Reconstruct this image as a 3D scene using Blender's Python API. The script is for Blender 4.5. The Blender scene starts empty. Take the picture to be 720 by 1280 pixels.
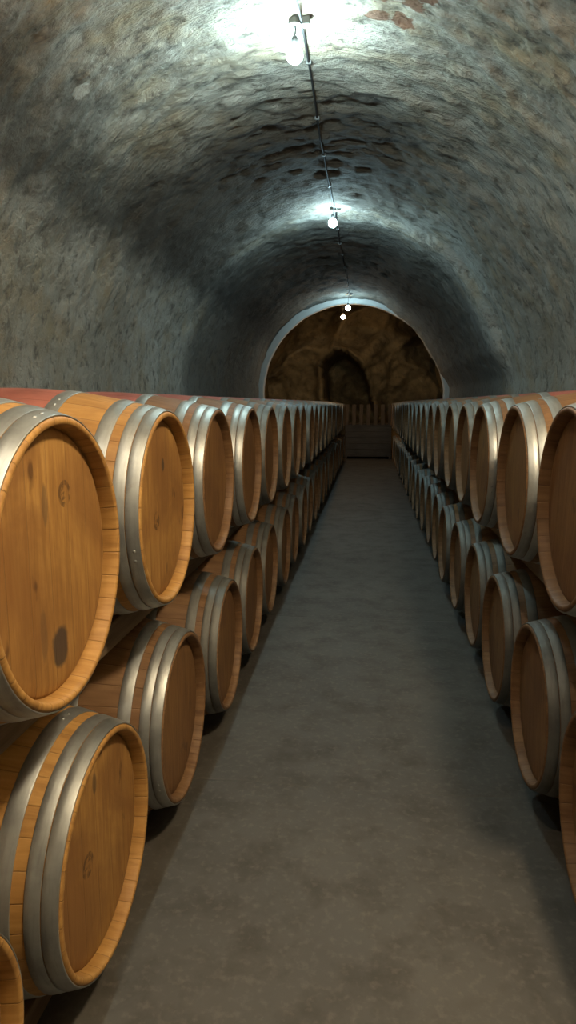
import bpy, bmesh, math, random
from mathutils import Vector, noise, Matrix
random.seed(7)
PI = math.pi
sc = bpy.context.scene
C = sc.collection

# ------------------------------------------------------------------ helpers
def link(o, parent=None):
    C.objects.link(o)
    if parent: o.parent = parent
    return o

def pymesh(name, verts, faces, mat, smooth=True):
    me = bpy.data.meshes.new(name)
    me.from_pydata([tuple(v) for v in verts], [], faces)
    if smooth: me.polygons.foreach_set('use_smooth', [True] * len(me.polygons))
    if mat: me.materials.append(mat)
    me.update()
    return me

def bm_mesh(name, bm, mat, smooth=False):
    bmesh.ops.recalc_face_normals(bm, faces=bm.faces)
    me = bpy.data.meshes.new(name); bm.to_mesh(me); bm.free()
    if smooth: me.polygons.foreach_set('use_smooth', [True] * len(me.polygons))
    if mat: me.materials.append(mat)
    return me

def obj(name, me, parent=None, loc=(0, 0, 0), rot=(0, 0, 0)):
    o = bpy.data.objects.new(name, me); link(o, parent)
    o.location = loc; o.rotation_euler = rot
    return o

def thing(name, label, cat, loc=(0, 0, 0), group=None):
    o = bpy.data.objects.new(name, None); link(o)
    o.empty_display_size = .1
    o.location = loc; o['label'] = label; o['category'] = cat
    if group: o['group'] = group
    return o

def tag(o, label, cat, group=None):
    o['label'] = label; o['category'] = cat
    if group: o['group'] = group
    return o

def struct(name, me, label=None):
    o = obj(name, me); o['kind'] = 'structure'
    if label: o['label'] = label; o['category'] = name.split('_')[0]
    return o

def box(bm, x0, x1, y0, y1, z0, z1, bev=.004):
    r = bmesh.ops.create_cube(bm, size=1)
    for v in r['verts']:
        v.co = Vector(((x0 + x1) / 2 + v.co.x * (x1 - x0), (y0 + y1) / 2 + v.co.y * (y1 - y0), (z0 + z1) / 2 + v.co.z * (z1 - z0)))
    if bev:
        es = list({e for v in r['verts'] for e in v.link_edges})
        bmesh.ops.bevel(bm, geom=es, offset=bev, segments=2, affect='EDGES', profile=.6)

def lathe_x(prof, seg=72, closed=False):
    """revolve (x, r) about the X axis"""
    vs, fs = [], []
    n = len(prof)
    for k in range(seg):
        a = 2 * PI * k / seg
        for (x, r) in prof: vs.append((x, r * math.cos(a), r * math.sin(a)))
    for k in range(seg):
        k2 = (k + 1) % seg
        for i in range(n if closed else n - 1):
            j = (i + 1) % n
            fs.append((k * n + i, k * n + j, k2 * n + j, k2 * n + i))
    return vs, fs

def lathe_z(prof, seg=24):
    """revolve (r, z) about Z, points with r == 0 close the shape"""
    bm = bmesh.new(); rings = []
    for (r, z) in prof:
        if r < 1e-6: rings.append([bm.verts.new((0, 0, z))])
        else: rings.append([bm.verts.new((r * math.cos(2 * PI * k / seg), r * math.sin(2 * PI * k / seg), z)) for k in range(seg)])
    for a, b in zip(rings, rings[1:]):
        for k in range(seg):
            k2 = (k + 1) % seg
            q = [a[k % len(a)], b[k % len(b)], b[k2 % len(b)], a[k2 % len(a)]]
            u = []
            for v in q:
                if v not in u: u.append(v)
            if len(u) > 2: bm.faces.new(u)
    return bm

def tube(pts, r, seg=8):
    bm = bmesh.new(); rings = []
    pts = [Vector(p) for p in pts]
    for i, p in enumerate(pts):
        d = (pts[min(i + 1, len(pts) - 1)] - pts[max(i - 1, 0)]).normalized()
        up = Vector((0, 0, 1)) if abs(d.z) < .9 else Vector((1, 0, 0))
        a = d.cross(up).normalized(); b = d.cross(a)
        rings.append([bm.verts.new(p + (a * math.cos(2 * PI * k / seg) + b * math.sin(2 * PI * k / seg)) * r) for k in range(seg)])
    for A, B in zip(rings, rings[1:]):
        for k in range(seg): bm.faces.new((A[k], B[k], B[(k + 1) % seg], A[(k + 1) % seg]))
    bm.faces.new(rings[0]); bm.faces.new(rings[-1][::-1])
    return bm

# ------------------------------------------------------------------ node helpers
class NT:
    def __init__(s, name):
        s.m = bpy.data.materials.new(name); s.m.use_nodes = True
        s.t = s.m.node_tree; s.t.nodes.clear()
        s.out = s.t.nodes.new('ShaderNodeOutputMaterial')
        s.b = s.t.nodes.new('ShaderNodeBsdfPrincipled')
        s.t.links.new(s.b.outputs[0], s.out.inputs[0])
        s.co = s.t.nodes.new('ShaderNodeTexCoord').outputs['Object']
    def put(s, sock, v):
        if hasattr(v, 'default_value') or hasattr(v, 'links'): s.t.links.new(v, sock)
        elif isinstance(v, (tuple, list)) and len(v) == 3 and sock.type == 'RGBA': sock.default_value = (*v, 1)
        else: sock.default_value = v
    def math(s, op, a, b=0., c=0., clamp=False):
        n = s.t.nodes.new('ShaderNodeMath'); n.operation = op; n.use_clamp = clamp
        for i, v in enumerate((a, b, c)): s.put(n.inputs[i], v)
        return n.outputs[0]
    def vmul(s, v, k):
        n = s.t.nodes.new('ShaderNodeVectorMath'); n.operation = 'MULTIPLY'
        s.put(n.inputs[0], v); n.inputs[1].default_value = k
        return n.outputs[0]
    def vadd(s, v, w):
        n = s.t.nodes.new('ShaderNodeVectorMath'); n.operation = 'ADD'
        s.put(n.inputs[0], v); s.put(n.inputs[1], w)
        return n.outputs[0]
    def dist(s, v, p):
        n = s.t.nodes.new('ShaderNodeVectorMath'); n.operation = 'DISTANCE'
        s.put(n.inputs[0], v); n.inputs[1].default_value = p
        return n.outputs['Value']
    def noise(s, v, scale, detail=4, rough=.55, dist=0.):
        n = s.t.nodes.new('ShaderNodeTexNoise'); s.put(n.inputs['Vector'], v)
        n.inputs['Scale'].default_value = scale; n.inputs['Detail'].default_value = detail
        n.inputs['Roughness'].default_value = rough; n.inputs['Distortion'].default_value = dist
        return n.outputs['Fac']
    def vor(s, v, scale, feature='F1'):
        n = s.t.nodes.new('ShaderNodeTexVoronoi'); n.feature = feature
        s.put(n.inputs['Vector'], v); n.inputs['Scale'].default_value = scale
        return n.outputs['Distance']
    def white(s, w):
        n = s.t.nodes.new('ShaderNodeTexWhiteNoise'); n.noise_dimensions = '1D'; s.put(n.inputs['W'], w)
        return n.outputs['Value']
    def ramp(s, f, stops):
        n = s.t.nodes.new('ShaderNodeValToRGB'); s.put(n.inputs[0], f)
        e = n.color_ramp.elements
        while len(e) < len(stops): e.new(.5)
        for k, (p, c) in zip(e, stops): k.position = p; k.color = (*c, 1) if isinstance(c, tuple) else (c, c, c, 1)
        return n.outputs[0]
    def mix(s, f, a, b, mode='MIX'):
        n = s.t.nodes.new('ShaderNodeMix'); n.data_type = 'RGBA'; n.blend_type = mode
        s.put(n.inputs['Factor'], f); s.put(n.inputs['A'], a); s.put(n.inputs['B'], b)
        return n.outputs['Result']
    def ramp1(s, f, lo, hi):
        n = s.t.nodes.new('ShaderNodeMapRange'); s.put(n.inputs[0], f)
        n.inputs[1].default_value = lo; n.inputs[2].default_value = hi; n.clamp = True
        return n.outputs[0]
    def sep(s, v=None):
        n = s.t.nodes.new('ShaderNodeSeparateXYZ'); s.put(n.inputs[0], v or s.co)
        return n.outputs
    def comb(s, x, y, z):
        n = s.t.nodes.new('ShaderNodeCombineXYZ')
        for i, v in enumerate((x, y, z)): s.put(n.inputs[i], v)
        return n.outputs[0]
    def rnd(s):
        return s.t.nodes.new('ShaderNodeObjectInfo').outputs['Random']
    def bump(s, h, strength, d=.01):
        n = s.t.nodes.new('ShaderNodeBump'); n.inputs['Strength'].default_value = strength
        n.inputs['Distance'].default_value = d; s.put(n.inputs['Height'], h)
        s.t.links.new(n.outputs[0], s.b.inputs['Normal'])
    def set(s, **k):
        for a, v in k.items():
            s.put(s.b.inputs[{'color': 'Base Color', 'rough': 'Roughness', 'metal': 'Metallic', 'spec': 'Specular IOR Level'}[a]], v)
        return s.m

def wood_head(name, stamps=(), stains=(), shade=0.):
    t = NT(name); x, y, z = t.sep()[:3]
    r = t.rnd()
    off = t.math('MULTIPLY', r, 7.3)
    yy = t.math('ADD', t.math('DIVIDE', y, .083), off)
    board = t.math('FLOOR', yy); fr = t.math('FRACT', yy)
    edge = t.math('ABSOLUTE', t.math('SUBTRACT', fr, .5))
    seam = t.ramp1(edge, .478, .497)
    tone = t.white(t.math('ADD', board, t.math('MULTIPLY', r, 50)))
    gv = t.vadd(t.comb(t.math('MULTIPLY', r, 31), t.math('MULTIPLY', y, 9), t.math('MULTIPLY', z, .9)), t.comb(0, 0, t.math('MULTIPLY', tone, 9)))
    g = t.noise(gv, 7, 6, .6, .4)
    fine = t.noise(t.vmul(gv, (1, 5, 1.2)), 9, 3, .6)
    col = t.ramp(g, [(.25, (.26, .125, .034)), (.5, (.42, .225, .062)), (.75, (.53, .305, .095))])
    col = t.mix(t.math('MULTIPLY', tone, .30), col, (.30, .145, .045))
    col = t.mix(t.math('MULTIPLY', t.ramp1(fine, .45, .78), .35), col, (.22, .10, .035))
    # soaked wine drips and handling marks
    bl = t.noise(t.vadd(t.co, t.comb(off, off, 0)), 3.2, 5, .6, .6)
    col = t.mix(t.math('MULTIPLY', t.ramp1(bl, .42, .62), .7), col, (.205, .092, .03))
    sp = t.noise(t.vadd(t.vmul(t.co, (1, 1, .6)), t.comb(off, 0, off)), 17, 2, .5)
    col = t.mix(t.math('MULTIPLY', t.ramp1(sp, .655, .72), .75), col, (.07, .03, .014))
    col = t.mix(t.math('MULTIPLY', t.ramp1(r, 0, 1), .35), col, t.mix(.5, col, (.20, .115, .055)))
    if shade: col = t.mix(shade, col, t.mix(t.ramp1(g, .3, .7), (.075, .036, .018), (.15, .082, .045)))
    col = t.mix(t.math('MULTIPLY', seam, .34), col, (.07, .032, .012))
    for (sy, sz, sr) in stamps:                       # burnt cooper's mark, illegible
        d = t.dist(t.comb(0, y, z), (0, sy, sz))
        ring = t.math('LESS_THAN', t.math('ABSOLUTE', t.math('SUBTRACT', d, sr)), sr * .22)
        core = t.math('MULTIPLY', t.math('LESS_THAN', d, sr * .75), t.ramp1(t.noise(t.co, 70, 1), .48, .56))
        k = t.math('MULTIPLY', t.math('MAXIMUM', ring, core), t.ramp1(t.noise(t.co, 38, 2), .38, .55))
        col = t.mix(t.math('MULTIPLY', k, .72), col, (.06, .028, .014))
    for (sy, sz, ry, rz, amt) in stains:
        q = t.vmul(t.vadd(t.comb(0, y, z), (0, -sy, -sz)), (1, 1 / ry, 1 / rz))
        d = t.math('ADD', t.dist(q, (0, 0, 0)), t.math('MULTIPLY', t.math('SUBTRACT', t.noise(t.co, 25, 3), .5), .8))
        col = t.mix(t.math('MULTIPLY', t.math('SUBTRACT', 1., t.ramp1(d, .8, 1.1)), amt), col, (.060, .045, .036))
    h = t.math('SUBTRACT', t.math('MULTIPLY', g, .35), seam)
    t.bump(h, .35, .004)
    return t.set(color=col, rough=.55, spec=.3)

def wood_staves(name, shade=0.):
    t = NT(name); x, y, z = t.sep()[:3]
    r = t.rnd(); off = t.math('MULTIPLY', r, 9.1)
    ang = t.math('MULTIPLY', t.math('ADD', t.math('ARCTAN2', z, y), PI), 31 / (2 * PI))
    st = t.math('FLOOR', ang); fr = t.math('FRACT', ang)
    seam = t.ramp1(t.math('ABSOLUTE', t.math('SUBTRACT', fr, .5)), .465, .495)
    tone = t.white(t.math('ADD', st, t.math('MULTIPLY', r, 70)))
    gv = t.comb(t.math('MULTIPLY', x, 1.2), t.math('ADD', t.math('MULTIPLY', ang, .55), t.math('MULTIPLY', tone, 5)), off)
    g = t.noise(gv, 5, 6, .6, .4)
    col = t.ramp(g, [(.25, (.27, .13, .034)), (.5, (.44, .235, .065)), (.75, (.55, .32, .10))])
    col = t.mix(t.math('MULTIPLY', tone, .35), col, (.28, .135, .045))
    bl = t.noise(t.vadd(t.co, t.comb(off, off, 0)), 4, 5, .6)
    col = t.mix(t.math('MULTIPLY', t.ramp1(bl, .54, .75), .5), col, (.13, .06, .026))
    if shade: col = t.mix(shade, col, t.mix(t.ramp1(g, .3, .7), (.085, .042, .022), (.17, .098, .055)))
    ax = t.math('ADD', t.math('ABSOLUTE', x), t.math('MULTIPLY', t.math('SUBTRACT', t.noise(t.co, 20, 3), .5), .012))
    red = t.math('SUBTRACT', 1., t.ramp1(ax, .197, .203))
    rc = t.ramp(t.noise(t.vadd(t.co, t.comb(off, 0, 0)), 9, 4), [(.3, (.21, .062, .05)), (.7, (.38, .13, .105))])
    col = t.mix(t.math('MULTIPLY', red, .92), col, rc)
    col = t.mix(t.math('MULTIPLY', seam, .4), col, (.06, .028, .012))
    t.bump(t.math('SUBTRACT', t.math('MULTIPLY', g, .35), seam), .4, .004)
    return t.set(color=col, rough=.55, spec=.3)

def galvanised(name, dim=1., metal=.78, base_rough=.38):
    t = NT(name); r = t.rnd(); off = t.math('MULTIPLY', r, 11)
    v = t.vadd(t.co, t.comb(0, off, off))
    n = t.noise(v, 9, 5, .6); n2 = t.noise(t.vmul(v, (60, 6, 6)), 2, 3, .6)
    col = t.ramp(n, [(.28, (.25, .26, .25)), (.55, (.40, .415, .40)), (.8, (.52, .535, .51))])
    col = t.mix(t.math('MULTIPLY', t.ramp1(n2, .5, .75), .35), col, (.20, .20, .185))
    if dim < 1: col = t.mix(1., col, (dim, dim * .98, dim * .94), 'MULTIPLY')
    rust = t.ramp1(t.noise(v, 14, 5, .7), .64, .76)
    col = t.mix(t.math('MULTIPLY', rust, .45), col, (.15, .085, .045))
    rough = t.math('ADD', base_rough, t.math('MULTIPLY', n2, .2))
    t.bump(n2, .06, .002)
    return t.set(color=col, metal=metal, rough=rough)

def rough_timber(name, c1, c2, axis):
    t = NT(name); k = [14, 14, 14]; k[axis] = .9
    g = t.noise(t.vmul(t.co, tuple(k)), 3, 6, .62, .5)
    col = t.ramp(g, [(.3, c1), (.7, c2)])
    b = t.noise(t.co, 2.3, 4)
    col = t.mix(t.math('MULTIPLY', t.ramp1(b, .5, .75), .5), col, tuple(v * .4 for v in c1))
    t.bump(g, .5, .006)
    return t.set(color=col, rough=.75, spec=.25)

# ------------------------------------------------------------------ layout numbers
HC = 1.43                       # eye height
AX, SPRING, RV = -.41, HC + .20, 1.95      # vault axis, spring height, radius
Y0, Y1 = -4.0, 15.0             # ends of the vaulted part

def plaster(name):
    t = NT(name); x, y, z = t.sep()[:3]
    up = t.ramp1(z, HC + .9, HC + 1.6)
    streak = t.noise(t.vmul(t.co, (2.2, 9, 2.2)), 2.6, 7, .66, .5)
    pit = t.noise(t.vmul(t.co, (1, 1.4, 1)), 8, 7, .7)
    fine = t.noise(t.co, 42, 4, .65)
    big = t.noise(t.co, .75, 4, .55)
    med = t.noise(t.vadd(t.co, (3.1, 7.7, 1.9)), 2.4, 5, .6)
    col = t.ramp(big, [(.32, (.33, .30, .245)), (.5, (.41, .385, .335)), (.68, (.47, .445, .39))])
    col = t.mix(t.math('MULTIPLY', t.ramp1(med, .48, .70), .65), col, (.36, .265, .15))        # ochre earth showing
    col = t.mix(t.math('MULTIPLY', t.ramp1(pit, .52, .66), .75), col, (.115, .105, .09))     # pits
    col = t.mix(t.math('MULTIPLY', t.math('MULTIPLY', t.ramp1(streak, .52, .70), .6), up), col, (.15, .14, .12))
    col = t.mix(t.math('MULTIPLY', t.ramp1(fine, .58, .74), .35), col, (.55, .54, .49))      # lime flecks
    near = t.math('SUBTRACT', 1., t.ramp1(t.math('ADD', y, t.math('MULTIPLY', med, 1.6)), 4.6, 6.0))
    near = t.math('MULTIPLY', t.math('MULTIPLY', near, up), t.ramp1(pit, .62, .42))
    col = t.mix(t.math('MULTIPLY', near, .62), col, t.mix(t.ramp1(med, .42, .62), (.60, .575, .51), (.58, .47, .31)))  # lamplight on the near upper vault put into the plaster colour
    # damp, sooty tide line along the left haunch
    wob = t.math('ADD', z, t.math('MULTIPLY', t.math('SUBTRACT', t.noise(t.co, 1.7, 6, .68), .5), .9))
    band = t.math('SUBTRACT', 1., t.ramp1(t.math('ABSOLUTE', t.math('SUBTRACT', wob, HC + 1.46)), .06, .40))
    band = t.math('MULTIPLY', band, t.math('LESS_THAN', x, AX))
    col = t.mix(t.math('MULTIPLY', band, .9), col, (.085, .08, .07))
    # unlit stretch between the lamps, its shade put into the crown's colour
    sy_ = t.math('ADD', y, t.math('MULTIPLY', t.math('SUBTRACT', t.noise(t.co, 1.1, 5, .65), .5), 1.6))
    sx_ = t.math('ADD', x, t.math('MULTIPLY', t.math('SUBTRACT', t.noise(t.vadd(t.co, (9, 4, 2)), 1.3, 5, .65), .5), .9))
    gap_shade = t.math('MULTIPLY', t.ramp1(sy_, 4.9, 5.9), t.math('SUBTRACT', 1., t.ramp1(sy_, 8.0, 8.4)))
    gap_shade = t.math('MULTIPLY', gap_shade, t.math('SUBTRACT', 1., t.ramp1(sx_, .0, .75)))
    gap_shade = t.math('MULTIPLY', gap_shade, t.ramp1(z, HC + 1.2, HC + 1.5))
    col = t.mix(t.math('MULTIPLY', gap_shade, .78), col, (.10, .085, .07))
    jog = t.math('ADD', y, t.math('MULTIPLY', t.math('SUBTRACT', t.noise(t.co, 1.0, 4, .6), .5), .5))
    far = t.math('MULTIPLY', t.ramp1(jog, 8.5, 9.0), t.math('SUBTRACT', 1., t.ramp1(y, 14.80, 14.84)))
    col = t.mix(t.math('MULTIPLY', far, .62), col, (.085, .085, .08))  # dark of the unlit far vault put into the plaster colour
    # bare brick where the plaster fell
    for (px, py, rr) in BRICK:
        d = t.math('ADD', t.dist(t.comb(x, y, 0), (px, py, 0)), t.math('MULTIPLY', t.math('SUBTRACT', t.noise(t.co, 14, 4, .7), .5), rr * 2.4))
        col = t.mix(t.math('MULTIPLY', t.math('SUBTRACT', 1., t.ramp1(d, rr * .8, rr)), .85), col, (.22, .105, .065))
    for (px, py, rr) in CHIP:
        d = t.math('ADD', t.dist(t.comb(x, y, 0), (px, py, 0)), t.math('MULTIPLY', t.math('SUBTRACT', t.noise(t.co, 20, 3, .6), .5), rr))
        col = t.mix(t.math('MULTIPLY', t.math('SUBTRACT', 1., t.ramp1(d, rr * .7, rr)), .8), col, (.60, .58, .52))
    h = t.math('ADD', t.math('ADD', t.math('MULTIPLY', t.math('MULTIPLY', streak, .9), up), t.math('MULTIPLY', pit, -1.1)), t.math('MULTIPLY', fine, .25))
    t.bump(h, 1.0, .05)
    return t.set(color=col, rough=.9, spec=.15)

def rock(name):
    t = NT(name)
    n = t.noise(t.co, 1.1, 6, .62, .4); f = t.noise(t.co, 7, 6, .65)
    col = t.ramp(n, [(.3, (.12, .09, .052)), (.55, (.30, .225, .115)), (.75, (.42, .32, .18))])
    col = t.mix(t.math('MULTIPLY', t.ramp1(f, .52, .72), .6), col, (.08, .06, .04))
    t.bump(t.math('ADD', n, f), .8, .05)
    return t.set(color=col, rough=.9, spec=.15)

def concrete(name):
    t = NT(name); x, y, z = t.sep()[:3]
    a = t.noise(t.co, .9, 5, .6); b = t.noise(t.co, 5, 6, .62); c = t.noise(t.co, 38, 4, .6)
    col = t.ramp(a, [(.3, (.068, .062, .053)), (.55, (.092, .086, .075)), (.75, (.118, .110, .096))])
    col = t.mix(t.math('MULTIPLY', t.ramp1(b, .47, .66), .6), col, (.046, .040, .031))
    col = t.mix(t.math('MULTIPLY', t.ramp1(c, .52, .70), .4), col, (.17, .147, .122))
    sp = t.noise(t.vadd(t.co, (5, 2, 0)), 3.3, 3, .5)
    col = t.mix(t.math('MULTIPLY', t.ramp1(sp, .62, .72), .6), col, (.055, .047, .036))
    yj = t.math('ADD', y, t.math('MULTIPLY', t.math('SUBTRACT', t.noise(t.co, 3, 3), .5), .07))
    cr = t.math('SUBTRACT', 1., t.ramp1(t.math('ABSOLUTE', t.math('SUBTRACT', t.math('FRACT', t.math('ADD', t.math('DIVIDE', yj, 2.1), .35)), .5)), .0, .006))
    cr = t.math('MULTIPLY', cr, t.ramp1(t.noise(t.co, 2.2, 2), .42, .55))
    col = t.mix(t.math('MULTIPLY', cr, .6), col, (.09, .08, .065))
    t.bump(t.math('SUBTRACT', t.math('ADD', t.math('MULTIPLY', b, .6), t.math('MULTIPLY', c, .3)), cr), .35, .008)
    return t.set(color=col, rough=t.math('ADD', .5, t.math('MULTIPLY', b, .25)), spec=.35)

def plain(name, c, rough=.6, metal=0., nz=20):
    t = NT(name); n = t.noise(t.co, nz, 4)
    col = t.mix(t.math('MULTIPLY', n, .5), c, tuple(v * .6 for v in c))
    return t.set(color=col, rough=rough, metal=metal)

def glow(name, c, s):
    t = NT(name); t.b.inputs['Base Color'].default_value = (.9, .9, .9, 1)
    t.b.inputs['Emission Color'].default_value = (*c, 1); t.b.inputs['Emission Strength'].default_value = s
    t.b.inputs['Roughness'].default_value = .3
    return t.m

BRICK = [(.0, 4.22, .07), (.15, 4.21, .06), (.10, 3.93, .07), (.19, 4.02, .06), (.26, 3.93, .05), (.03, 4.02, .05)]
CHIP = [(-1.62, 4.0, .06)]
M_PL = plaster('plaster'); M_ROCK = rock('rock'); M_CON = concrete('concrete')
M_ST = wood_staves('oak_staves'); M_HOOP = galvanised('galvanised_steel')
M_HEAD = wood_head('oak_head_shaded', shade=.6)  # shade on the dimmer barrels put into the wood colour
M_ST_SHADE = wood_staves('oak_staves_shaded', .8); M_HOOP_SHADE = galvanised('shaded_steel', .45, .5, .5)  # same painted shade for staves, and for hoops in the darker rows
M_RAIL = rough_timber('rail_timber', (.11, .075, .045), (.22, .155, .095), 1)
M_BIN = rough_timber('bin_timber', (.05, .045, .04), (.10, .088, .075), 0)
M_SLAT = rough_timber('slat_timber', (.07, .05, .032), (.14, .10, .065), 2)
M_CAB = plain('cable_rubber', (.02, .02, .022), .8)
M_GREY = plain('grey_plastic', (.12, .125, .12), .5)
M_BRASS = plain('socket_black', (.04, .04, .04), .4)

# ------------------------------------------------------------------ vault shell
LW = SPRING; LA = PI * RV; LTOT = 2 * LW + LA
def fbm(p, h=1., o=4): return noise.fractal(p, h, 2.1, o)
def shell_pt(s, y):
    """s metres along the section from the left foot, over the crown, to the right foot"""
    if s < LW: p = Vector((AX - RV, y, s)); n = Vector((1, 0, 0))
    elif s > LW + LA: p = Vector((AX + RV, y, LTOT - s)); n = Vector((-1, 0, 0))
    else:
        a = (s - LW) / RV
        n = Vector((math.cos(a), 0, -math.sin(a)))
        p = Vector((AX, y, SPRING)) - n * RV
    q = Vector((p.x, y, p.z))
    arch = max(0., min(1., (p.z - SPRING + .1) / .7))
    d = .05 * fbm(q * .55 + Vector((4, 1, 2)), 1, 3)
    d += (.010 + .010 * arch) * fbm(Vector((q.x * 2.2, y * 3.4, q.z * 2.2)), .9, 4)
    d += (.003 + .009 * arch) * fbm(Vector((q.x * 5, y * 13, q.z * 5)), .8, 3)
    d += (.004 + .010 * arch) * fbm(Vector((q.x * 7 + 3, y * 8, q.z * 7)), .7, 3)
    # break between two building campaigns
    jog = 8.25 + .25 * noise.noise(Vector((q.z * 1.1, q.x, 3)))
    side = max(0., min(1., (p.x - AX - .5) / .5))
    d += .09 * side * max(0, min(1, (p.z - 1.75) / .3)) * max(0., min(1., (y - jog) / .05))
    d = max(-.06, min(.14, d))
    out = max(0., min(1., (2.65 - p.z) / .95)) * (.10 if p.x > AX else 0)
    if p.z < 1.85: d = min(d, .03)
    return p + n * (d - out)

def rows():
    y = Y0; r = []
    while y < Y1 - 1e-6:
        r.append(y)
        y += .12 if y < 1.6 else (.03 if y < 6.5 else (.05 if y < 10 else .09))
    r.append(Y1); return r
YR = rows()
def shell(name, s0, s1, n, label):
    ss = [s0 + (s1 - s0) * i / n for i in range(n + 1)]
    vs = [shell_pt(s, y) for y in YR for s in ss]
    k = n + 1
    fs = [(j * k + i, j * k + i + 1, (j + 1) * k + i + 1, (j + 1) * k + i) for j in range(len(YR) - 1) for i in range(n)]
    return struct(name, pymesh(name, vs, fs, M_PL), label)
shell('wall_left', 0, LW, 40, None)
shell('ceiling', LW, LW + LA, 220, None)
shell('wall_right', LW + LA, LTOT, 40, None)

# floor
bm = bmesh.new()
nx, ny = 40, 150
gv = [[bm.verts.new((-3.6 + 6.4 * i / nx, Y0 - .3 + (25.3) * j / ny, .006 * noise.noise(Vector((i * .35, j * .35, 0))) - .003)) for i in range(nx + 1)] for j in range(ny + 1)]
for j in range(ny):
    for i in range(nx): bm.faces.new((gv[j][i], gv[j][i + 1], gv[j + 1][i + 1], gv[j + 1][i]))
struct('floor', bm_mesh('floor', bm, M_CON, True))

# wall behind the viewer: plastered end of the vault
def fill_end(name, y, mat, amp):
    vs, fs = [], []; n = 60; m = 24
    rim = [shell_pt(LTOT * i / n, y) for i in range(n + 1)]
    c = Vector((AX, y, 1.5))
    for j in range(m + 1):
        for p in rim:
            q = c + (p - c) * (j / m)
            q.y += amp * fbm(q * 1.5, 1, 3) * (1 - (j / m) ** 6)
            vs.append(q)
    for j in range(m):
        for i in range(n): fs.append((j * (n + 1) + i, j * (n + 1) + i + 1, (j + 1) * (n + 1) + i + 1, (j + 1) * (n + 1) + i))
    return struct(name, pymesh(name, vs, fs, mat))
fill_end('wall_rear', Y0, M_PL, .05)

# arch at the far end of the plastered vault
vs, fs = [], []; n = 90
prof = [(.06, -.16), (-.08, -.15), (-.10, -.13), (-.105, 0.), (-.06, .10), (.0, .13), (.75, .16)]     # (radial offset inwards is -, along y)
for i in range(n + 1):
    s = LTOT * i / n
    if s < LW: p = Vector((AX - RV, 0, s)); nn = Vector((-1, 0, 0))
    elif s > LW + LA: p = Vector((AX + RV, 0, LTOT - s)); nn = Vector((1, 0, 0))
    else:
        a = (s - LW) / RV; nn = Vector((-math.cos(a), 0, math.sin(a))); p = Vector((AX, 0, SPRING)) + nn * RV
    for (r, yy) in prof:
        q = p + nn * (r + (max(0., min(1., (2.65 - p.z) / .95)) * .10 if p.x > AX else 0)); q.y = Y1 + yy + .015 * noise.noise(q * 2); q += nn * .012 * noise.noise(q * 3.1)
        vs.append(q)
k = len(prof)
fs = [(i * k + j, i * k + j + 1, (i + 1) * k + j + 1, (i + 1) * k + j) for i in range(n) for j in range(k - 1)]
struct('trim_1', pymesh('trim_1', vs, fs, plain('arch_lit_plaster', (.55, .56, .54), .85, 0, 6)))  # lamp glow on the arch put into its pale colour

# grotto beyond the arch: bare rock sides and roof
GY0, GY1 = Y1 + .12, 20.4
vs, fs = [], []; n = 110; m = 70
for j in range(m + 1):
    y = GY0 + (GY1 - GY0) * j / m
    fl = min(1., j / 7)
    for i in range(n + 1):
        s = LTOT * i / n
        if s < LW: p = Vector((AX - RV, y, s)); nn = Vector((-1, 0, 0))
        elif s > LW + LA: p = Vector((AX + RV, y, LTOT - s)); nn = Vector((1, 0, 0))
        else:
            a = (s - LW) / RV; nn = Vector((-math.cos(a), 0, math.sin(a))); p = Vector((AX, y, SPRING)) + nn * RV
        e = .10 + .42 * fl + fl * (.30 * fbm(p * .75, 1, 4) + .05 * fbm(p * 3, .8, 3))
        vs.append(p + nn * (max(.09, e) + (max(0., min(1., (2.65 - p.z) / .95)) * .10 if p.x > AX else 0)))
fs = [(j * (n + 1) + i, j * (n + 1) + i + 1, (j + 1) * (n + 1) + i + 1, (j + 1) * (n + 1) + i) for j in range(m) for i in range(n)]
struct('wall_grotto', pymesh('wall_grotto', vs, fs, M_ROCK))

# rock face closing the grotto, with a low passage cut into it
vs, fs = [], []; nx, nz = 130, 110
def lump(x, z):
    return .85 * (1 - abs(noise.noise(Vector((x * .7, z * .9, 7.3))))) ** 2 + .35 * fbm(Vector((x, z, 1.7)) * 1.3, .9, 4)
for j in range(nz + 1):
    for i in range(nx + 1):
        x = -3.6 + 6.4 * i / nx; z = -.05 + 4.9 * j / nz
        y = 20.2 - 1.0 * lump(x, z) + .5 * max(0, x - .2)
        y = max(19.2, y)
        u = (x + .72 + .25 * (z - HC - .7)) / .68; v = (z - (HC + .25)) / 1.28
        d = math.sqrt(u * u + (v * v if v > 0 else 0)) + .16 * noise.noise(Vector((x * 2.2, z * 2.2, 4)))
        if d < 1: y += 3.0 * min(1., (1 - d) / .16)
        elif d < 1.35: y -= .28 * (1.35 - d) / .35
        vs.append((x, y, z))
fs = [(j * (nx + 1) + i, j * (nx + 1) + i + 1, (j + 1) * (nx + 1) + i + 1, (j + 1) * (nx + 1) + i) for j in range(nz) for i in range(nx)]
struct('wall_end', pymesh('wall_end', vs, fs, M_ROCK))

# ------------------------------------------------------------------ barrels
L2, RB, RC = .475, .345, .277
def rad(x): return RB - (RB - RC) * (x / L2) ** 2
AXZ = RB + .0025                # axis height above the barrel's base
outer = [(L2 * (-1 + 2 * i / 24), rad(L2 * (-1 + 2 * i / 24))) for i in range(25)]
outer[0] = (-L2 + .004, RC - .001); outer[-1] = (L2 - .004, RC - .001)
prof = [(-L2 + .050, .255), (-L2 + .028, .2565), (-L2 + .004, .261), (-L2, .264), (-L2, .272)] + outer + \
       [(L2, .272), (L2, .264), (L2 - .004, .261), (L2 - .028, .2565), (L2 - .050, .255)]
vs, fs = lathe_x(prof, 93)
ME_ST = pymesh('staves', vs, fs, M_ST)
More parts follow.
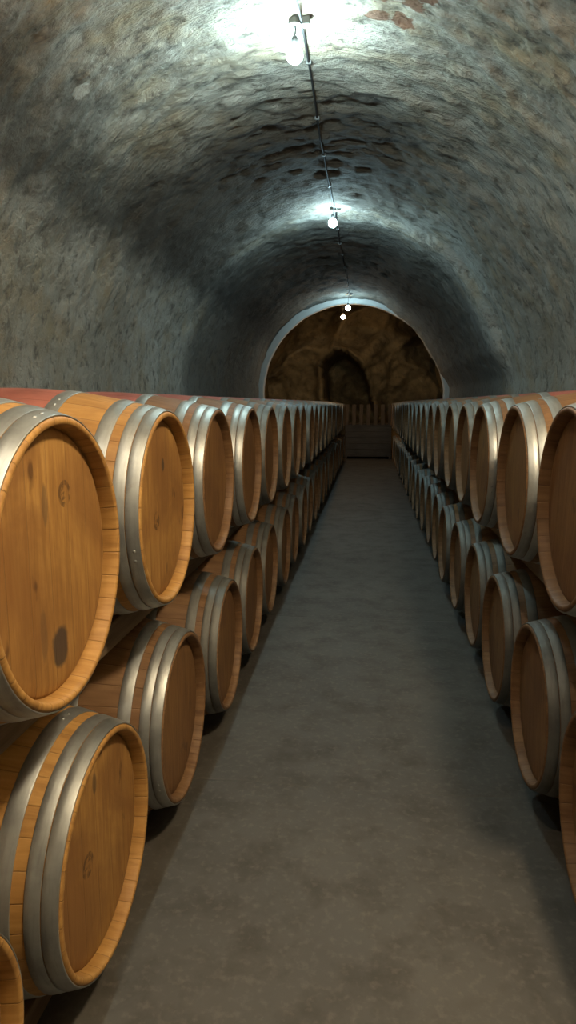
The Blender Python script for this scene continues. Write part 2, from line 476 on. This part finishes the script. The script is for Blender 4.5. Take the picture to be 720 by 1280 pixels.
# head: a disc of boards, bevelled into the croze, solid
hp = [(0, 1e-4), (0, .10), (0, .18), (0, .232), (-.003, .249), (-.007, .2565), (-.022, .2565), (-.022, .15), (-.022, 1e-4)]
def head_mesh(mat):
    vs, fs = lathe_x(hp, 72)
    return pymesh('barrel_head', vs, fs, mat)
ME_HD = head_mesh(M_HEAD)
def hoop_mesh(d0, d1):
    x1, x0 = L2 - d0, L2 - d1
    t = .0024; vs, fs = lathe_x([(x0, rad(x0) - .001), (x0, rad(x0) + t * .7), (x0 + .0015, rad(x0) + t), ((x0 + x1) / 2, rad((x0 + x1) / 2) + t + .0003),
                          (x1 - .0015, rad(x1) + t), (x1, rad(x1) + t * .7), (x1, rad(x1) - .001)], 96, True)
    # lap joint with two rivets
    for da in (-.05, .05):
        for fx in (.5,):
            cx = x0 + (x1 - x0) * fx; rr = rad(cx) + t; a = -2.3 + da
            b = len(vs); cdir = Vector((0, math.cos(a), math.sin(a))); td = Vector((0, -math.sin(a), math.cos(a)))
            for k in range(8):
                q = 2 * PI * k / 8
                vs.append(tuple(Vector((cx, 0, 0)) + cdir * (rr - .0005) + Vector((1, 0, 0)) * (.005 * math.cos(q)) + td * (.005 * math.sin(q))))
            for k in range(8):
                q = 2 * PI * k / 8
                vs.append(tuple(Vector((cx, 0, 0)) + cdir * (rr + .0018) + Vector((1, 0, 0)) * (.0032 * math.cos(q)) + td * (.0032 * math.sin(q))))
            for k in range(8): fs.append((b + k, b + (k + 1) % 8, b + 8 + (k + 1) % 8, b + 8 + k))
            fs.append(tuple(b + 8 + k for k in range(8)))
    me = pymesh('hoop', vs, fs, M_HOOP)
    return me
HOOPS = [hoop_mesh(.004, .036), hoop_mesh(.038, .068), hoop_mesh(.094, .132), hoop_mesh(.250, .288)]

def recoloured(me, mat):
    m = me.copy(); m.materials.clear(); m.materials.append(mat); return m
ME_ST_SHADE = recoloured(ME_ST, M_ST_SHADE); HOOPS_SHADE = {h.name: recoloured(h, M_HOOP_SHADE) for h in HOOPS}

def make_barrel():
    t = thing('wine_barrel', '', 'barrel')
    obj('staves', ME_ST, t, (0, 0, AXZ))
    obj('barrel_head', ME_HD, t, (L2 - .028, 0, AXZ))
    obj('barrel_head', ME_HD, t, (-L2 + .028, 0, AXZ), (0, 0, PI))
    for me in HOOPS:
        obj('hoop', me, t, (0, 0, AXZ)); obj('hoop', me, t, (0, 0, AXZ), (0, 0, PI))
    return t
PROTO = make_barrel(); used = [False]
def place_barrel(loc, label, group, side, shade_wood, shade_hoops):
    if not used[0]: used[0] = True; r = PROTO; kids = list(r.children)
    else:
        r = PROTO.copy(); C.objects.link(r); kids = []
        for ch in list(PROTO.children):
            c = ch.copy(); C.objects.link(c); c.parent = r; kids.append(c)
    r.location = loc; r['label'] = label; r['group'] = group
    for c in kids:
        n = c.name.split('.')[0]; e = c.rotation_euler.copy()
        if n == 'barrel_head': e.x = random.choice((0, PI)) + random.uniform(-.22, .22)
        elif n == 'staves': e.x = random.uniform(0, 6.28)
        else: e.x = random.uniform(-2.6, 2.6)
        c.rotation_euler = e
        if n == 'barrel_head': c.data = ME_HD
        if n == 'staves' and shade_wood: c.data = ME_ST_SHADE
        if n == 'hoop' and shade_hoops: c.data = HOOPS_SHADE[c.data.name]
    # the end of the barrel that faces the aisle
    fr = [c for c in kids if c.name.split('.')[0] == 'barrel_head' and ((c.location.x > 0) == (side < 0))][0]
    return r, fr

ORD = ['first', 'second', 'third', 'fourth', 'fifth', 'sixth', 'seventh', 'eighth', 'ninth', 'tenth', 'eleventh', 'twelfth', 'thirteenth', 'fourteenth',
       'fifteenth', 'sixteenth', 'seventeenth', 'eighteenth', 'nineteenth', 'twentieth', 'twenty-first', 'twenty-second', 'twenty-third', 'twenty-fourth', 'twenty-fifth', 'twenty-sixth']
P = .70
# row key: (side, face x, axis height, first y, first index, count)
ROWS = {
    'UL': (-1, -.565, HC - .300, 1.232, 0, 23, 'upper row left of the aisle'),
    'LL': (-1, -.588, HC - 1.037, 1.438, -1, 24, 'lower row left of the aisle'),
    'UR': (1, .523, HC - .285, 1.933, 0, 22, 'upper row right of the aisle'),
    'LR': (1, .563, HC - 1.037, 2.357, -1, 22, 'lower row right of the aisle'),
}
SPECIAL = {
    ('UL', 0): 'large bright oak barrel with a dark oval stain low on its head',
    ('UL', 1): 'bright oak barrel with shining steel hoops beside the dark-stained head, upper row',
    ('LL', 0): 'bright oak barrel on floor rails with a small burnt mark on its head',
    ('LL', -1): 'oak barrel mostly cut off by the lower left corner of the frame',
    ('LR', -1): 'shadowed barrel cut off by the right edge beside the bare floor',
    ('UR', 0): 'brown oak barrel in upper row cut by the right edge, deep shadowed rim',
}
SPECIAL_HEADS = {
    ('UL', 0): wood_head('oak_head_stained', [(.055, .125, .022)], [(.005, -.172, .034, .042, .9), (-.06, -.13, .014, .05, .35), (-.03, .115, .012, .04, .5)]),
    ('UL', 1): wood_head('oak_head_marked', [(-.055, -.03, .022)], [(.02, .125, .014, .02, .8)]),
    ('LL', -1): wood_head('oak_head'),
    ('LL', 0): wood_head('oak_head_branded', [(-.075, .0, .024)], [(-.02, .17, .012, .03, .6)]),
}
for key, (side, fx, az, y0, i0, cnt, where) in ROWS.items():
    for k in range(cnt):
        i = i0 + k
        x = fx + side * L2 + (random.uniform(-.010, .010) if i > 0 else 0)
        n = i - i0
        pos = ORD[n] + ' from the near end'
        lab = SPECIAL.get((key, i), 'oak barrel, %s, %s' % (where, pos))
        r, fr = place_barrel((x, y0 + P * i, az - AXZ), lab, 'oak barrels in the ' + where, side,
                             (key, i) not in SPECIAL_HEADS, key == 'LR' or i > {'LL': 1, 'UL': 3, 'UR': 2}[key])
        if (key, i) in SPECIAL_HEADS:
            fr.data = head_mesh(SPECIAL_HEADS[(key, i)]); fr.rotation_euler.x = 0

# timber rails that carry each row
RX = .29
rin = rad(RX - .045) + .001
for key, (side, fx, az, y0, i0, cnt, where) in ROWS.items():
    xc = fx + side * L2
    ya, yb = y0 + i0 * P - .3, y0 + (i0 + cnt - 1) * P + .3
    low = key[0] == 'L'
    if low: z0, z1 = 0, az - rin
    else:
        lo = ROWS['L' + key[1]]; dx = (lo[1] - fx) / 2; xc += dx
        rr = rad(RX - .045 - abs(dx)) + .001
        z0, z1 = lo[2] + rr, az - rr
    rk = thing('timber_rack', ('long timber rack on the floor under the ' if low else 'long timber rack between the rows, carrying the ') + where, 'rack', (xc, ya, z0), 'timber racks under the barrel rows')
    for q in (-side, side):
        bm = bmesh.new(); box(bm, -.03, .03, 0, yb - ya, 0, z1 - z0, .005)
        obj('rail', bm_mesh('rail', bm, M_RAIL), rk, (q * RX, 0, 0))
    bm = bmesh.new()
    k = 0
    while k * P * 3 + .65 + P / 2 < yb - ya:
        yy = .30 + P / 2 + k * P * 3
        box(bm, -RX + .03, RX - .03, yy - .03, yy + .03, *((.0, .05) if low else ((z1 - z0) / 2 - .013, (z1 - z0) / 2 + .013)), .004); k += 1
    obj('crosspieces', bm_mesh('crosspieces', bm, M_RAIL), rk)

# ------------------------------------------------------------------ lamps and cable
def crown(y, x=-.44): 
    a = math.acos(max(-1, min(1, (AX - x) / RV)))
    return shell_pt(LW + RV * a, y)
def make_lamp(x, y, zc, drop, mat, label, bulb_r=.047):
    t = thing('pendant_lamp', label, 'lamp', (x, y, zc - drop), 'bulbs hung along the vault')
    zt = drop
    bm = bmesh.new()
    r = bmesh.ops.create_cone(bm, cap_ends=True, segments=24, radius1=.04, radius2=.036, depth=.035)
    for v in r['verts']: v.co.z += zt - .012
    obj('ceiling_plate', bm_mesh('ceiling_plate', bm, M_GREY), t)
    bm = bmesh.new()
    box(bm, .045, .088, -.024, .024, zt - .035, zt + .01, .006); 
    obj('junction_box', bm_mesh('junction_box', bm, M_GREY), t)
    top = .075
    obj('cord', bm_mesh('cord', tube([(0, 0, top), (.004, 0, (top + zt) / 2), (0, 0, zt - .02)], .004), M_CAB, True), t)
    obj('socket', bm_mesh('socket', lathe_z([(0, .082), (.012, .08), (.019, .066), (.02, .032), (.016, .028), (0, .028)]), M_BRASS, True), t)
    b = bulb_r
    pr = [(0, -2 * b + .03)]
    for k in range(1, 10):
        a = PI * k / 11
        pr.append((b * math.sin(a), .03 - b - b * math.cos(a)))
    pr += [(.017, .028), (.0155, .036), (0, .036)]
    obj('bulb', bm_mesh('bulb', lathe_z(pr, 28), mat, True), t)
    return t
COOL = (.74, .96, 1.0)
WARM = (1.0, .60, .25)
M_COOL = glow('bulb_cool', (.56, .88, 1.0), 640)
M_COOL_NEAR = glow('bulb_cool_near', (.68, .96, .98), 720)
M_COOL_FAR = glow('bulb_cool_far', (.56, .88, 1.0), 300)
M_OVER = glow('bulb_overhead', (1.0, .88, .70), 780)
M_WARM = glow('bulb_warm', WARM, 520)
M_KEY = glow('bulb_warm_near', (1.0, .80, .54), 480)
for (x, y, h, lab) in ((-.45, .5, 1.97, 'lit bulb of the vault hanging above the viewer, out of the frame'),
                       (-.46, 4.28, 1.985, 'lit white bulb hanging nearest, below a bright patch of plaster'),
                       (-.44, 8.06, 1.99, 'lit white bulb hanging second along the vault, blue glow above it'),
                       (-.46, 14.3, 1.90, 'small lit white bulb beside the arch at the end of the vault')):
    zc = crown(y).z
    make_lamp(x, y, zc, zc - (HC + h), M_OVER if y < 1 else (M_COOL_NEAR if y < 5 else (M_COOL if y < 9 else M_COOL_FAR)), lab)
make_lamp(-.61, 15.75, HC + 2.45, .55, M_WARM, 'yellow lit bulb just beyond the arch, lighting bare rock')
make_lamp(.75, .85, crown(.85, .75).z, crown(.85, .75).z - HC - 1.5, M_KEY, 'warm lit globe hanging above the viewer, out of the frame', .10)

# cable along the crown
pts = []; y = .2
while y < 14.8:
    c = crown(y, -.43)
    z = min(crown(y + d, -.43 + e).z for d in (-.12, -.06, 0, .06, .12) for e in (-.03, 0, .03))
    pts.append((-.43 + .008 * math.sin(y * 1.7), y, z - .008)); y += .12
cab = thing('ceiling_cable', 'dark power cable clipped along the crown from bulb to bulb', 'cable', pts[0])
o0 = Vector(pts[0])
obj('cord', bm_mesh('cord', tube([Vector(p) - o0 for p in pts], .0075, 8), M_CAB, True), cab)
for k in range(3, len(pts), 7):
    p = Vector(pts[k]) - o0; bm = bmesh.new()
    box(bm, p.x - .018, p.x + .018, p.y - .009, p.y + .009, p.z - .011, p.z + .012, .003)
    obj('clip', bm_mesh('clip', bm, M_GREY), cab)

# ------------------------------------------------------------------ boxes closing the aisle
bn = thing('wooden_bin', 'dark low wooden bin across the far end of the aisle', 'bin', (-.02, 18.55, 0))
W, D, H = .60, .40, .86
for nm, b in (('front_panel', (-W, W, -D, -D + .03)), ('back_panel', (-W, W, D - .03, D)), ('side_panel', (-W, -W + .03, -D + .03, D - .03)), ('side_panel', (W - .03, W, -D + .03, D - .03))):
    bm = bmesh.new(); 
    for q in range(5): box(bm, *b, .09 + q * (H - .09) / 5 + .004, .09 + (q + 1) * (H - .09) / 5, .004)
    obj(nm, bm_mesh(nm, bm, M_BIN), bn)
bm = bmesh.new(); box(bm, -W, W, -D, D, .06, .09, .003); obj('base', bm_mesh('base', bm, M_BIN), bn)
for sx in (-1, 1):
    bm = bmesh.new(); box(bm, sx * W - .06 * (sx > 0), sx * W + .06 * (sx < 0), -D, D, 0, .06, .004); obj('skid', bm_mesh('skid', bm, M_BIN), bn)
bm = bmesh.new(); box(bm, -W - .01, W + .01, -D - .01, D + .01, H, H + .025, .004); obj('lid', bm_mesh('lid', bm, M_BIN), bn)
cr = thing('slatted_crate', 'brown crate with upright slats standing on the dark bin', 'crate', (-.02, 18.5, H + .025))
W2, D2, H2 = .56, .3, .52
for nm, ax_, yy in (('front_slats', 0, -D2), ('back_slats', 0, D2)):
    bm = bmesh.new()
    for q in range(7):
        x = -W2 + (2 * W2) * q / 6
        box(bm, x - .045, x + .045, yy - .01, yy + .01, 0, H2, .003)
    obj(nm, bm_mesh(nm, bm, M_SLAT), cr)
for sx in (-1, 1):
    bm = bmesh.new()
    for q in range(4):
        y = -D2 + .05 + (2 * D2 - .1) * q / 3
        box(bm, sx * (W2 + .055) - .01, sx * (W2 + .055) + .01, y - .04, y + .04, 0, H2, .003)
    obj('side_slats', bm_mesh('side_slats', bm, M_SLAT), cr)
bm = bmesh.new(); box(bm, -W2 - .045, W2 + .045, -D2 + .01, D2 - .01, .01, .03, .002); obj('base', bm_mesh('base', bm, M_SLAT), cr)

# ------------------------------------------------------------------ world, camera, colour
w = bpy.data.worlds.new('dark'); sc.world = w; w.use_nodes = True
w.node_tree.nodes['Background'].inputs[0].default_value = (.02, .022, .025, 1)
w.node_tree.nodes['Background'].inputs[1].default_value = .2
cd = bpy.data.cameras.new('camera'); cam = bpy.data.objects.new('camera', cd); C.objects.link(cam)
cam.location = (0, 0, HC); cam.rotation_euler = (PI / 2 - .156, 0, .116)
cd.sensor_fit = 'VERTICAL'; cd.sensor_height = 36; cd.lens = 863 / 1280 * 36
cd.clip_start = .02
sc.camera = cam
vs_ = sc.view_settings
vs_.view_transform = 'Standard'; vs_.look = 'None'; vs_.gamma = 1; vs_.use_curve_mapping = False; vs_.exposure = 0
sc.cycles.use_denoising = True
sc.cycles.max_bounces = 8; sc.cycles.diffuse_bounces = 3
sc.cycles.sample_clamp_indirect = 4
